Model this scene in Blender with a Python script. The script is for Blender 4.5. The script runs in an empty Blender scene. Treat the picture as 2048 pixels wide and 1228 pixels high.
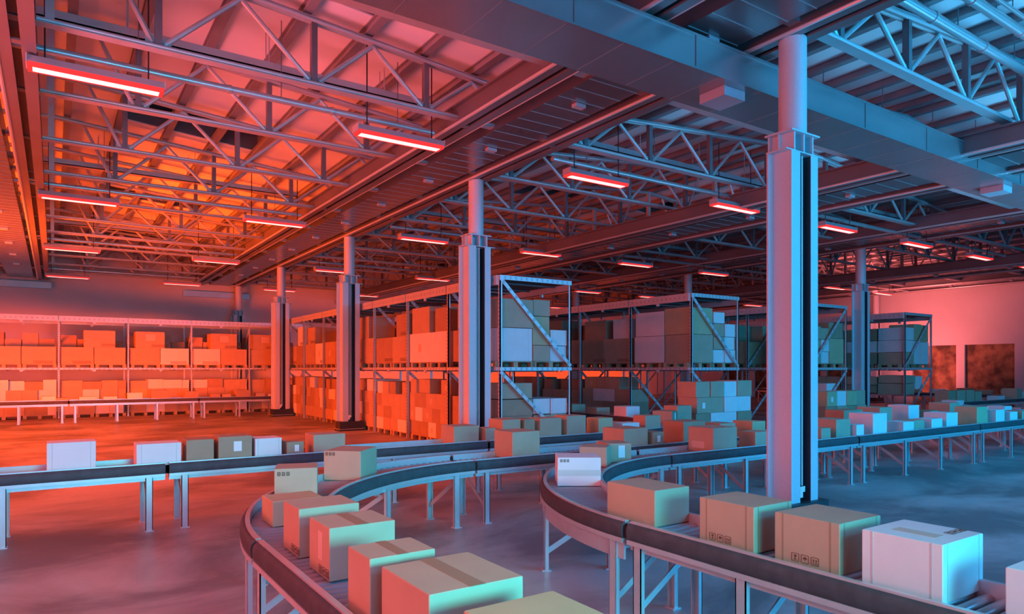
import bpy, math, random
from mathutils import Matrix, Vector

C = bpy.context.scene.collection
SC = bpy.context.scene
PI = math.pi
R = random.Random(11)

# ---------------------------------------------------------------- mesh building
class MB:
    def __init__(s):
        s.v = []; s.f = []; s.m = []
    def quad(s, a, b, c, d, mi=0):
        n = len(s.v); s.v += [a, b, c, d]; s.f.append((n, n+1, n+2, n+3)); s.m.append(mi)
    def box(s, x0, y0, z0, x1, y1, z1, mi=0):
        n = len(s.v)
        s.v += [(x0,y0,z0),(x1,y0,z0),(x1,y1,z0),(x0,y1,z0),(x0,y0,z1),(x1,y0,z1),(x1,y1,z1),(x0,y1,z1)]
        for q in ((0,3,2,1),(4,5,6,7),(0,1,5,4),(1,2,6,5),(2,3,7,6),(3,0,4,7)):
            s.f.append(tuple(n+i for i in q)); s.m.append(mi)
        return s
    def bar(s, p, q, w, h, mi=0, up=(0,0,1)):
        p = Vector(p); q = Vector(q); d = (q-p).normalized(); u = Vector(up)
        if abs(d.dot(u)) > .98: u = Vector((0,1,0))
        a = d.cross(u).normalized()*(w/2); b = a.cross(d).normalized()*(h/2)
        n = len(s.v)
        for e in (p, q):
            for k in (-a-b, a-b, a+b, -a+b): s.v.append(tuple(e+k))
        for f in ((0,1,2,3),(7,6,5,4),(0,4,5,1),(1,5,6,2),(2,6,7,3),(3,7,4,0)):
            s.f.append(tuple(n+i for i in f)); s.m.append(mi)
        return s
    def cyl(s, p, q, r, n=10, mi=0, r2=None, caps=True):
        p = Vector(p); q = Vector(q); d = (q-p).normalized()
        u = Vector((0,0,1)) if abs(d.z) < .9 else Vector((1,0,0))
        a = d.cross(u).normalized(); b = d.cross(a).normalized(); r2 = r if r2 is None else r2
        k0 = len(s.v)
        for e, rr in ((p, r), (q, r2)):
            for i in range(n):
                t = 2*PI*i/n; s.v.append(tuple(e + a*(rr*math.cos(t)) + b*(rr*math.sin(t))))
        for i in range(n):
            j = (i+1) % n; s.f.append((k0+i, k0+n+i, k0+n+j, k0+j)); s.m.append(mi)
        if caps:
            s.f.append(tuple(k0+i for i in range(n))); s.m.append(mi)
            s.f.append(tuple(k0+n+i for i in reversed(range(n)))); s.m.append(mi)
        return s
    def sweep(s, path, prof, mi=0, closed=True, side=1):
        """prof: (offset along the left normal*side, z); path: xy points"""
        n = len(prof); k0 = len(s.v); m = len(path)
        for i, (x, y) in enumerate(path):
            a = path[max(i-1,0)]; b = path[min(i+1,m-1)]
            dx, dy = b[0]-a[0], b[1]-a[1]; L = math.hypot(dx, dy); nx, ny = -dy/L*side, dx/L*side
            for (o, z) in prof: s.v.append((x+nx*o, y+ny*o, z))
        for i in range(m-1):
            for j in range(n if closed else n-1):
                k = (j+1) % n
                s.f.append((k0+i*n+j, k0+i*n+k, k0+(i+1)*n+k, k0+(i+1)*n+j)); s.m.append(mi)
        if closed:
            s.f.append(tuple(k0+j for j in range(n))); s.m.append(mi)
            s.f.append(tuple(k0+(m-1)*n+j for j in reversed(range(n)))); s.m.append(mi)
        return s
    def build(s, name, mats, parent=None, smooth=False, recalc=False):
        if not isinstance(mats, (list, tuple)): mats = [mats]
        me = bpy.data.meshes.new(name); me.from_pydata(s.v, [], s.f)
        for mt in mats: me.materials.append(mt)
        me.polygons.foreach_set('material_index', s.m)
        if recalc:
            import bmesh
            bm = bmesh.new(); bm.from_mesh(me); bmesh.ops.recalc_face_normals(bm, faces=bm.faces); bm.to_mesh(me); bm.free()
        if smooth:
            me.polygons.foreach_set('use_smooth', [True]*len(me.polygons))
            try: me.set_sharp_from_angle(angle=math.radians(40))
            except Exception: pass
        me.update()
        o = bpy.data.objects.new(name, me); C.objects.link(o)
        if parent: o.parent = parent
        return o

def tag(o, label=None, cat=None, group=None, kind=None):
    if label: o['label'] = label
    if cat: o['category'] = cat
    if group: o['group'] = group
    if kind: o['kind'] = kind
    return o
def thing(name, label, cat, loc=(0,0,0), rz=0, group=None):
    o = bpy.data.objects.new(name, None); C.objects.link(o); o.location = loc; o.rotation_euler = (0,0,rz)
    o.empty_display_size = .1
    return tag(o, label, cat, group)
def dup(root, loc, rz=None, label=None):
    r = root.copy(); C.objects.link(r); r.location = loc
    if rz is not None: r.rotation_euler = (0,0,rz)
    if label: r['label'] = label
    for ch in root.children:
        c = ch.copy(); C.objects.link(c); c.parent = r
        for g in ch.children:
            d = g.copy(); C.objects.link(d); d.parent = c
    return r
ORD = ['zeroth','first','second','third','fourth','fifth','sixth','seventh','eighth','ninth','tenth','eleventh','twelfth','thirteenth','fourteenth','fifteenth','sixteenth','seventeenth','eighteenth']

# ---------------------------------------------------------------- materials
def mat(name, col, rough=.5, metal=0., noise=0., nscale=8., spec=.5, bump=0., bscale=60.):
    m = bpy.data.materials.new(name); m.use_nodes = True; nt = m.node_tree; b = nt.nodes['Principled BSDF']
    b.inputs['Base Color'].default_value = (*col, 1); b.inputs['Roughness'].default_value = rough
    b.inputs['Metallic'].default_value = metal
    b.inputs['Specular IOR Level'].default_value = spec
    if noise or bump:
        tc = nt.nodes.new('ShaderNodeTexCoord')
    if noise:
        n = nt.nodes.new('ShaderNodeTexNoise'); n.inputs['Scale'].default_value = nscale; n.inputs['Detail'].default_value = 5
        nt.links.new(tc.outputs['Object'], n.inputs['Vector'])
        r = nt.nodes.new('ShaderNodeValToRGB')
        r.color_ramp.elements[0].color = (*[c*(1-noise) for c in col], 1); r.color_ramp.elements[1].color = (*[min(1,c*(1+noise)) for c in col], 1)
        r.color_ramp.elements[0].position = .3; r.color_ramp.elements[1].position = .7
        nt.links.new(n.outputs['Fac'], r.inputs['Fac']); nt.links.new(r.outputs['Color'], b.inputs['Base Color'])
    if bump:
        n2 = nt.nodes.new('ShaderNodeTexNoise'); n2.inputs['Scale'].default_value = bscale
        nt.links.new(tc.outputs['Object'], n2.inputs['Vector'])
        bp = nt.nodes.new('ShaderNodeBump'); bp.inputs['Strength'].default_value = bump; bp.inputs['Distance'].default_value = .02
        nt.links.new(n2.outputs['Fac'], bp.inputs['Height']); nt.links.new(bp.outputs['Normal'], b.inputs['Normal'])
    return m
def emit(name, col, st, base=.8):
    m = bpy.data.materials.new(name); m.use_nodes = True; nt = m.node_tree
    b = nt.nodes['Principled BSDF']; b.inputs['Base Color'].default_value = (base,base*.1 if base < .5 else base,base*.1 if base < .5 else base,1)
    b.inputs['Emission Color'].default_value = (*col, 1); b.inputs['Emission Strength'].default_value = st
    return m

M = {}
M['steel']   = mat('painted_steel', (.50,.51,.53), .38, .35, .06, 3)
M['steel_d'] = mat('dark_steel', (.20,.20,.22), .42, .4, .1, 3)
M['purlin']  = mat('purlin_steel', (.26,.26,.28), .5, .2, .1, 2)
M['alu']     = mat('conveyor_aluminium', (.62,.63,.65), .32, .45, .04, 6)
M['cover']   = mat('rail_cover_plastic', (.075,.075,.085), .55, 0, .15, 12, spec=.18)
M['roller']  = mat('roller_zinc', (.36,.36,.38), .32, .35, .05, 6)
M['black']   = mat('black_plastic', (.015,.015,.017), .5)
M['rack']    = mat('rack_painted_metal', (.62,.62,.64), .42, .25, .05, 4)
M['slot']    = mat('rack_slot_dark', (.05,.05,.055), .7)
M['deck']    = mat('rack_deck_dark', (.06,.065,.075), .5, .2)
M['col']     = mat('column_paint', (.62,.62,.65), .55, .1, .03, 40)
M['colslot'] = mat('column_slot', (.06,.06,.075), .45, .2)
M['plinth']  = mat('column_plinth', (.03,.03,.035), .5)
M['plate']   = mat('bracket_plate', (.8,.8,.8), .4)
M['pallet']  = mat('pallet_wood', (.50,.36,.22), .75, 0, .2, 9)
M['kraft']   = mat('kraft_board', (.50,.365,.25), .75, 0, .05, 4)
M['kraftd']  = mat('dark_kraft_board', (.40,.28,.18), .75, 0, .06, 4)
M['tan']     = mat('tan_board', (.54,.42,.24), .75, 0, .05, 4)
M['white']   = mat('white_board', (.78,.76,.76), .65, 0, .03, 4)
M['tape']    = mat('packing_tape', (.36,.24,.15), .45, 0, 0)
M['tapew']   = mat('grey_tape', (.60,.60,.58), .45, 0, 0)
M['label']   = mat('paper_label', (.66,.52,.42), .6)
M['labelw']  = mat('white_paper_label', (.84,.83,.83), .6)
M['ink']     = mat('printed_ink', (.12,.075,.05), .7)
M['duct']    = mat('duct_sheet', (.27,.28,.30), .26, .5, .05, 1.5)
M['ductp']   = mat('duct_panel', (.15,.15,.165), .25, .45, .06, 1.5)
M['seam']    = mat('duct_seam', (.34,.34,.36), .4, .4)
M['bead']    = mat('highlight_metal', (.75,.75,.75), .30, .5)
M['rail']    = mat('girder_rail', (.20,.19,.20), .4, .4, .1, 1)
M['pipe']    = mat('pipe_zinc', (.52,.53,.55), .28, .55, .03, 3)
M['lamp']    = mat('lamp_housing', (.50,.50,.56), .4, .3)
M['tube']    = emit('lamp_tube', (1.,.66,.60), 1.45)
M['glow']    = emit('lamp_red_glow', (1.,.035,.03), .95, .15)
M['roofm']   = mat('roof_sheet', (.80,.80,.82), .55, 0, .05, .7)
M['glass']   = mat('dark_glass', (.004,.004,.005), .25, 0, 0, spec=.25)
M['wall']    = mat('painted_wall', (.60,.58,.58), .7, 0, .05, .6)

def floor_mat():
    m = bpy.data.materials.new('polished_concrete'); m.use_nodes = True; nt = m.node_tree; b = nt.nodes['Principled BSDF']
    tc = nt.nodes.new('ShaderNodeTexCoord')
    mp = nt.nodes.new('ShaderNodeMapping'); mp.inputs['Scale'].default_value = (.55,.8,1); nt.links.new(tc.outputs['Object'], mp.inputs['Vector'])
    n = nt.nodes.new('ShaderNodeTexNoise'); n.inputs['Scale'].default_value = .75; n.inputs['Detail'].default_value = 6; n.inputs['Roughness'].default_value = .6
    n.inputs['Distortion'].default_value = .6
    nt.links.new(mp.outputs['Vector'], n.inputs['Vector'])
    r = nt.nodes.new('ShaderNodeValToRGB'); r.color_ramp.elements[0].position = .40; r.color_ramp.elements[1].position = .60
    r.color_ramp.elements[0].color = (.20,.195,.20,1); r.color_ramp.elements[1].color = (.46,.45,.45,1)
    nt.links.new(n.outputs['Fac'], r.inputs['Fac']); nt.links.new(r.outputs['Color'], b.inputs['Base Color'])
    r2 = nt.nodes.new('ShaderNodeMapRange'); r2.inputs[1].default_value = .3; r2.inputs[2].default_value = .7; r2.inputs[3].default_value = .55; r2.inputs[4].default_value = .30
    nt.links.new(n.outputs['Fac'], r2.inputs[0]); nt.links.new(r2.outputs[0], b.inputs['Roughness'])
    return m
M['floor'] = floor_mat()
def door_mat():
    m = bpy.data.materials.new('rusty_door'); m.use_nodes = True; nt = m.node_tree; b = nt.nodes['Principled BSDF']
    tc = nt.nodes.new('ShaderNodeTexCoord'); n = nt.nodes.new('ShaderNodeTexNoise'); n.inputs['Scale'].default_value = 1.6; n.inputs['Detail'].default_value = 7
    nt.links.new(tc.outputs['Object'], n.inputs['Vector'])
    r = nt.nodes.new('ShaderNodeValToRGB'); r.color_ramp.elements[0].position = .36; r.color_ramp.elements[1].position = .66
    r.color_ramp.elements[0].color = (.06,.035,.02,1); r.color_ramp.elements[1].color = (.34,.19,.09,1)
    nt.links.new(n.outputs['Fac'], r.inputs['Fac']); nt.links.new(r.outputs['Color'], b.inputs['Base Color']); b.inputs['Roughness'].default_value = .7
    return m
M['door'] = door_mat()

# ---------------------------------------------------------------- camera
HC = 2.0
cam = bpy.data.cameras.new('camera'); camo = bpy.data.objects.new('camera', cam); C.objects.link(camo)
cam.sensor_width = 36; cam.lens = 24; cam.shift_y = 123/2048; cam.clip_end = 300; cam.clip_start = .05
TH = math.radians(33.8577)
camo.location = (0,0,HC); camo.rotation_euler = (PI/2, 0, -TH); SC.camera = camo

# ---------------------------------------------------------------- setting
XL, XR, YF, YB = -18., 40.75, -8., 38.0
CX0 = 7.955; CY0 = 5.43            # column grid
o = MB().box(XL-.3,YF-.3,-.2,XR+.3,YB+.3,0).build('floor', M['floor']); tag(o, 'polished grey concrete floor with cloudy patches', kind='structure')
o = MB().box(XL,YB,0,XR,YB+.3,8.4).build('wall_back', M['wall']); tag(o, kind='structure')
o = MB().box(XL-.3,YF,0,XL,YB,8.4).build('wall_left', M['wall']); tag(o, kind='structure')
o = MB().box(XL,YF-.3,0,XR,YF,8.4).build('wall_front', M['wall']); tag(o, kind='structure')
# right wall with door recesses
doors = [(14.66,16.96),(17.38,19.68),(22.6,24.9),(25.3,27.6),(28.0,30.3),(30.7,33.0),(9.2,11.5),(11.9,14.2)]
doors = doors[:6]
DH = 3.28
b = MB(); ys = YF
for (a, c) in sorted(doors):
    b.box(XR,ys,0,XR+.3,a,8.4); b.box(XR,a,DH,XR+.3,c,8.4); ys = c
b.box(XR,ys,0,XR+.3,YB,8.4)
tag(b.build('wall_right', M['wall']), kind='structure')
for i, (a, c) in enumerate(sorted(doors)):
    d = MB().box(XR+.16,a,0,XR+.26,c,DH).build('door_%d' % (i+1), M['door']); tag(d, kind='structure')

# roof: ridges at CX0 +- 8, valleys on the column lines
def rz(x):
    oo = abs(((x-CX0+8) % 16)-8); return 7.03+.08*oo
SKYY = [(8.6,10.2),(16.6,18.2),(24.6,26.2),(32.6,34.2)]
nwin = 0
for side, (xa, xb) in enumerate([(-16.05,-8.045),(-8.045,-.045),(-.045,7.955),(7.955,15.955),(15.955,23.955),(23.955,31.955),(31.955,40.75),(-18,-16.05)]):
    col = CX0 + 16*round(((xa+xb)/2-CX0)/16.) ; sg = 1 if (xa+xb)/2 > col else -1
    xs = sorted({xa, xb, *[x for x in (col+sg*3.6, col+sg*6.75) if xa < x < xb]})
    b = MB()
    yy = sorted({YF, YB, *[v for p in SKYY for v in p]})
    for i in range(len(xs)-1):
        for j in range(len(yy)-1):
            mx, my = (xs[i]+xs[i+1])/2, (yy[j]+yy[j+1])/2
            if 3.6 < abs(mx-col) < 6.75 and any(p[0] < my < p[1] for p in SKYY): continue
            z0, z1 = rz(xs[i])+.24, rz(xs[i+1])+.24
            k = len(b.v)
            b.v += [(xs[i],yy[j],z0),(xs[i+1],yy[j],z1),(xs[i+1],yy[j+1],z1),(xs[i],yy[j+1],z0)]
            b.v += [(x,y,z+.08) for (x,y,z) in b.v[k:k+4]]
            for q in ((0,3,2,1),(4,5,6,7),(0,1,5,4),(1,2,6,5),(2,3,7,6),(3,0,4,7)): b.f.append(tuple(k+i2 for i2 in q)); b.m.append(0)
    tag(b.build('ceiling', M['roofm']), kind='structure')
    if not (-9 < xa < 30): continue
    for (y0, y1) in SKYY:
        x0, x1 = sorted((col+sg*3.6, col+sg*6.75))
        nwin += 1
        w = MB(); za, zb = rz(x0)+.24, rz(x1)+.24; H = .42
        for (p, q, px, qx) in (((x0,y0),(x1,y0),za,zb),((x0,y1),(x1,y1),za,zb),((x0,y0),(x0,y1),za,za),((x1,y0),(x1,y1),zb,zb)):
            w.bar((*p,px+H/2+.02),(*q,qx+H/2+.02),.04,H)
        wo = tag(w.build('window_%d' % nwin, M['steel_d']), 'roof skylight with dark pane', kind='structure')
        g = MB(); g.v += [(x0,y0,za+H),(x1,y0,zb+H),(x1,y1,zb+H),(x0,y1,za+H)]; g.f.append((3,2,1,0)); g.m.append(0)
        g.build('pane', M['glass'], wo)
# purlins along Y
xp = []
for col in (CX0-16, CX0, CX0+16, CX0+32):
    for sg in (-1,1):
        for k in range(8):
            x = col+sg*(.7+1.0*k)
            if -8 < x < XR-.1: xp.append(x)
for x in sorted(xp):
    b = MB(); z = rz(x)
    b.box(x-.025,YF,z+.10,x+.025,YB,z+.235); b.box(x-.07,YF,z+.095,x+.07,YB,z+.115); b.box(x-.07,YF,z+.22,x+.07,YB,z+.238)
    tag(b.build('ceiling_beam', M['purlin']), kind='structure')

# ---------------------------------------------------------------- trusses
NODE = [.86,2.67,4.6,6.76]
def truss(loc, label):
    """one 16 m wide truss, local x=0 at its ridge"""
    t = thing('roof_truss', label, 'truss', loc, 0, 'roof trusses across the hall')
    zb = 6.5-6.5
    tz = lambda u: 7.03+.08*(8-abs(u))-6.42       # top chord height at local u
    bb = MB()
    bb.cyl((-7.95,-.045,0),(7.95,-.045,0),.034,10); bb.cyl((-7.95,.045,0),(7.95,.045,0),.034,10); bb.box(-7.95,-.08,-.046,7.95,.08,-.036)
    bb.build('bottom_chord', M['steel'], t, smooth=True)
    for sg in (-1, 1):
        tb = MB(); tb.cyl((0,-.045,tz(0)),(sg*7.95,-.045,tz(7.95)),.036,10); tb.cyl((0,.045,tz(0)),(sg*7.95,.045,tz(7.95)),.036,10); tb.bar((0,0,tz(0)+.035),(sg*7.95,0,tz(7.95)+.035),.16,.01)
        tb.build('top_chord', M['steel'], t, smooth=True)
        us = [8-n for n in NODE]                  # distances from ridge of bottom nodes
        for i, u in enumerate(us):
            MB().box(sg*u-.045,-.05,.03,sg*u+.045,.05,tz(u)-.03).build('vertical', M['steel_d'], t)
            tops = []
            inner = (u+us[i+1])/2 if i+1 < len(us) else u/2
            outer = (u+us[i-1])/2 if i > 0 else 7.8
            for uu in (inner, outer):
                d = MB(); d.cyl((sg*u+(.07 if sg*uu > sg*u else -.07),0,.05),(sg*uu,0,tz(uu)-.06),.038,8)
                d.build('diagonal', M['steel'], t, smooth=True)
            g = MB().box(sg*u-.16,-.012,.0,sg*u+.16,.012,.13); g.build('gusset', M['steel'], t)
    MB().box(-.05,-.05,.03,.05,.05,tz(0)-.03).build('king_post', M['steel'], t)
    return t
TY = [5.2+8/3*k for k in range(0,13)]
t0 = None
BAYN = ['left bay','middle bay','right bay']
for bi, rx in enumerate((CX0-8, CX0+8, CX0+24)):
    for k, y in enumerate(TY):
        if y > YB-.3: continue
        if bi == 0 and k == 0 : pass
        lab = 'steel roof truss over the %s, %s from the camera end' % (BAYN[bi], ORD[k+1])
        if t0 is None: t0 = truss((rx,y,6.42), lab)
        else: dup(t0, (rx,y,6.42), 0, lab)

# ---------------------------------------------------------------- girders along Y
def girder(xc, z, label, flip=1, drop=0):
    """xc = x of the main (column side) rail; the duct and second rail lie towards -x"""
    g = thing('roof_girder', label, 'girder', (xc,0,z), 0, 'roof girders along the hall')
    y0, y1 = -7.6, YB-.05
    def rail(x, n):
        b = MB()
        b.box(x-.21,y0,0,x-.05,y1,.03); b.box(x+.05,y0,0,x+.21,y1,.03)
        b.box(x-.14,y0,.03,x-.11,y1,.34); b.box(x+.11,y0,.03,x+.14,y1,.34)
        b.box(x-.21,y0,.34,x+.21,y1,.37)
        for k in range(6):
            yy = y0+3+k*7.5; b.box(x-.05,yy,.005,x+.05,yy+.12,.03)
        o = b.build('rail', M['rail'], g)
        q = MB(); q.cyl((x-.215,y0,.006),(x-.215,y1,.006),.028,8); q.build('highlight_bead', M['bead'], o, smooth=True)  # bright bead added along the flange edge to catch the orange highlight
        if n == 0:
            q = MB(); q.cyl((x+.205,y0,.008),(x+.205,y1,.008),.016,8); q.build('highlight_bead', M['bead'], o, smooth=True)
    rail(-1.93, 0); rail(.0, 1)
    d = MB()
    d.box(-1.32,y0,.07,-.36,y1,.52); y = y0+.2
    while y < y1: d.box(-1.325,y,.063,-.355,y+.010,.072,1); y += .38
    do = d.build('duct', [M['ductp'],M['seam']], g)
    for k in range(12):
        yy = 3.2+k*2.7
        if yy < y1: MB().box(-.93,yy,.01,-.73,yy+.12,.065).build('sensor_box', M['lamp'], do)
    # short cross struts hung between the first rail and the duct
    for k in range(14):
        yy = 1.2+k*2.667
        if yy < y1: MB().bar((-1.72,yy,.06),(-1.36,yy+.25,.3),.05,.05).build('strut', M['steel'], g)
    return g
girder(CX0, 6.25, 'double rail roof girder with seamed duct on the nearest column row')
girder(CX0+8, 5.9, 'double rail roof girder hung under the middle bay ridge')
girder(CX0+16, 6.25, 'double rail roof girder carried by the second column row')
girder(CX0+24, 5.9, 'double rail roof girder hung beyond the second column row')
girder(CX0-8.35, 6.05, 'roof girder at the far left edge of the view')
girder(CX0+32-.4, 6.25, 'double rail roof girder beside the right wall')
for i, (xa, xb) in enumerate(((-3.2,-.1),(5.4,8.6),(13.3,16.6),(21.3,24.6),(29.4,32.6))):
    tag(MB().box(xa,YB-.22,5.66,xb,YB,5.95).build('trim_%d' % (i+1), M['steel']), kind='structure')

# transverse duct behind the nearest column
dz0, dz1, dy0, dy1 = 5.75, 6.16, 5.80, 6.68
t = thing('ceiling_duct', 'wide blue-lit ventilation duct crossing behind the nearest column', 'duct', (0,dy0,dz0))
b = MB().box(-7.5,0,0,39,dy1-dy0,dz1-dz0); x = -7.
while x < 38.5:
    b.box(x,.02,-.003,x+.010,dy1-dy0-.02,.002,1); x += .83
b.build('duct_body', [M['duct'],M['seam']], t)
b = MB(); b.box(-7.5,-.02,-.012,39,.0,.012); b.box(-7.5,-.02,dz1-dz0-.01,39,0,dz1-dz0+.02)
for k in range(24): b.box(-7+k*1.95,-.012,.0,-7+k*1.95+.02,0,dz1-dz0)
b.build('edge_flange', M['duct'], t)
for xx, yy in ((7.35,.12),(16.0,.15),(24.5,.15)):
    MB().box(xx,yy,-.13,xx+.42,yy+.42,-.002).build('vent_box', M['lamp'], t)
# second deck rail beside the duct
tag(MB().box(-7.5,6.72,5.98,39,6.78,6.2).box(-7.5,6.71,5.97,39,6.83,5.985).build('duct_support_channel', M['rail']), 'dark channel running along the far side of the wide duct', 'channel')

# pipes along X
def pipe(y, z, r, x0, x1, label, coup=1.6):
    b = MB(); b.cyl((x0,0,0),(x1,0,0),r,12)
    o = b.build('ceiling_pipe', M['pipe'], smooth=True); o.location = (0,y,z)
    q = MB(); x = x0+.5
    while x < x1: q.cyl((x,0,0),(x+.05,0,0),r*1.18,12); x += coup
    q.build('couplings', M['pipe'], o, smooth=True)
    h = MB(); x = x0+.9
    while x < x1:
        h.bar((x,0,r),(x,0,rz(x)+.1-z),.012,.012); x += 2.0
    h.build('hangers', M['steel_d'], o)
    return tag(o, label, 'pipe', 'pipes under the roof')
for k, y in enumerate((11.05,19.05,27.05,35.05)):
    for (x0, x1, nm) in ((-7.9,5.7,'left bay'),(8.4,23.4,'middle bay'),(24.4,39,'right bay')):
        pipe(y, 6.26, .055, x0, x1, 'slim pipe under the %s trusses, %s from the camera end' % (nm, ORD[k+1]))
pipe(7.02, 6.04, .06, -7.5, 39, 'pipe running beside the far edge of the wide duct')
pipe(4.75, 7.02, .075, 8.3, 23, 'thick upper right pipe nearest the first truss')
pipe(4.25, 7.05, .07, 8.3, 23, 'thick upper right pipe, second from the first truss')
pipe(4.05, 7.05, .03, 8.3, 23, 'thin conduit between the thick upper right pipes')
pipe(3.55, 7.0, .07, 8.3, 23, 'thick pipe at the top right corner')
for k, y in enumerate((11.5,19.5,27.5)):
    for (x0, x1, nm) in ((-7.9,5.7,'left bay'),(8.4,23.4,'middle bay')):
        b = MB().box(x0,-.1,0,x1,.1,.02).box(x0,-.1,0,x1,-.085,.13).box(x0,.085,0,x1,.1,.13)
        for q in range(7):
            x = x0+.8+q*2.0
            b.bar((x,-.1,.1),(x,-.1,rz(x)-6.85+.1),.014,.014); b.bar((x,.1,.1),(x,.1,rz(x)-6.85+.1),.014,.014)
        o = b.build('cable_tray', M['steel']); o.location = (0,y,6.85)
        tag(o, 'grey cable tray above the %s trusses, %s from camera end' % (nm, ORD[k+1]), 'cable tray', 'cable trays under the roof')

# ---------------------------------------------------------------- luminaires
def luminaire(loc, label):
    t = thing('tube_luminaire', label, 'ceiling light', loc, 0, 'suspended tube luminaires')
    L = .79
    b = MB()          # housing: trapezoid channel, open below
    prof = [(-.125,0),(-.075,.10),(.075,.10),(.125,0),(.10,0),(.06,.075),(-.06,.075),(-.10,0)]
    n = len(prof)
    for x in (-L, L):
        for (y, z) in prof: b.v.append((x,y,z))
    for j in range(n):
        k = (j+1) % n; b.f.append((j,k,n+k,n+j)); b.m.append(0)
    b.f.append(tuple(reversed(range(n)))); b.m.append(0); b.f.append(tuple(range(n,2*n))); b.m.append(0)
    b.box(-L-.012,-.125,-.02,-L,.125,.1); b.box(L,-.125,-.02,L+.012,.125,.1)
    b.build('housing', M['lamp'], t)
    MB().box(-L+.005,-.122,-.055,L-.005,.122,.004).build('red_glow_rim', M['glow'], t)  # emissive rim imitates the red glow around the tube
    MB().box(-L+.06,-.075,-.058,L-.06,.075,-.054).build('tube', M['tube'], t)
    for sx in (-.6, .6):
        MB().cyl((sx,0,.1),(sx,0,1.46),.011,6).build('hanging_wire', M['black'], t)
    return t
l0 = None
LX = [.5+4.43*k for k in range(9)]
for j, y in enumerate((10.79,18.79,26.79,34.79)):
    for k, x in enumerate(LX):
        lab = 'glowing tube light, %s row back, %s from the left' % (ORD[j+1], ORD[k+1])
        if l0 is None: l0 = luminaire((x,y,5.93), lab)
        else: dup(l0, (x,y,5.93), 0, lab)

# ---------------------------------------------------------------- columns
def column(loc, label):
    t = thing('steel_column', label, 'column', loc, 0, 'steel columns')
    b = MB()                                            # shaft: slotted box with a wider plate behind
    b.box(-.285,-.28,.30,-.10,-.02,4.74); b.box(.13,-.28,.30,.285,-.02,4.74); b.box(-.10,-.10,.30,.13,-.02,4.74)
    b.box(-.39,-.02,.30,.39,.005,4.74); b.box(-.2,.005,.3,.2,.10,4.74)
    b.box(-.395,-.285,4.74,.395,.01,4.755)
    b.build('shaft', M['col'], t)
    c = MB().box(-.099,-.106,.30,.129,-.099,4.73).box(-.0995,-.275,.3,-.096,-.10,4.73).box(.126,-.275,.3,.1295,-.10,4.73)
    c.build('slot_lining', M['colslot'], t)
    for x in (-.055,.0):
        MB().cyl((x,-.235,.50),(x,-.235,4.72),.013,8).build('conduit', M['plate'], t, smooth=True)
    MB().box(-.10,-.283,.36,-.045,-.277,.50).box(-.045,-.283,.43,-.0,-.277,.50).build('bracket', M['plate'], t)
    h = MB()
    for x in (-.2,.0,.19): h.box(x-.012,-.27,4.755,x+.012,.06,4.99)
    h.box(-.27,-.09,4.755,.24,-.07,4.99); h.box(-.272,.05,4.755,.262,.07,4.99)
    h.build('head', M['col'], t)
    MB().box(-.30,-.30,4.99,.30,.10,5.01).build('cap_plate', M['col'], t)
    MB().cyl((0,-.105,5.01),(0,-.105,6.26),.172,28).build('upper_pipe', M['col'], t, smooth=True)
    p = MB().box(-.40,-.36,0.06,.40,.07,.30).box(-.43,-.39,0,.43,.10,.06)
    p.build('plinth', M['plinth'], t)
    MB().box(-.432,-.392,.055,.432,.102,.068).build('plinth_edge', M['rack'], t)
    return t
c0 = column((CX0,CY0,0), 'nearest steel column, large in the right of the view, lit blue and pink')
for k, lab in enumerate(('steel column beside the end of the long centre rack','third column back in the nearest row','fourth column back in the nearest row, by the long rack','farthest column of the nearest row, against the back wall')):
    dup(c0, (CX0,CY0+8*(k+1),0), 0, lab)
for k, lab in ((1,'steel column between the two right-hand rack ends'),(2,'column behind the second rack, only its pipe showing'),(3,'column far behind the long rack, upper pipe showing')):
    dup(c0, (CX0+16,CY0+8*k,0), 0, lab)
dup(c0, (CX0+32,CY0+16,0), 0, 'column standing by the right wall behind the last rack')

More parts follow.
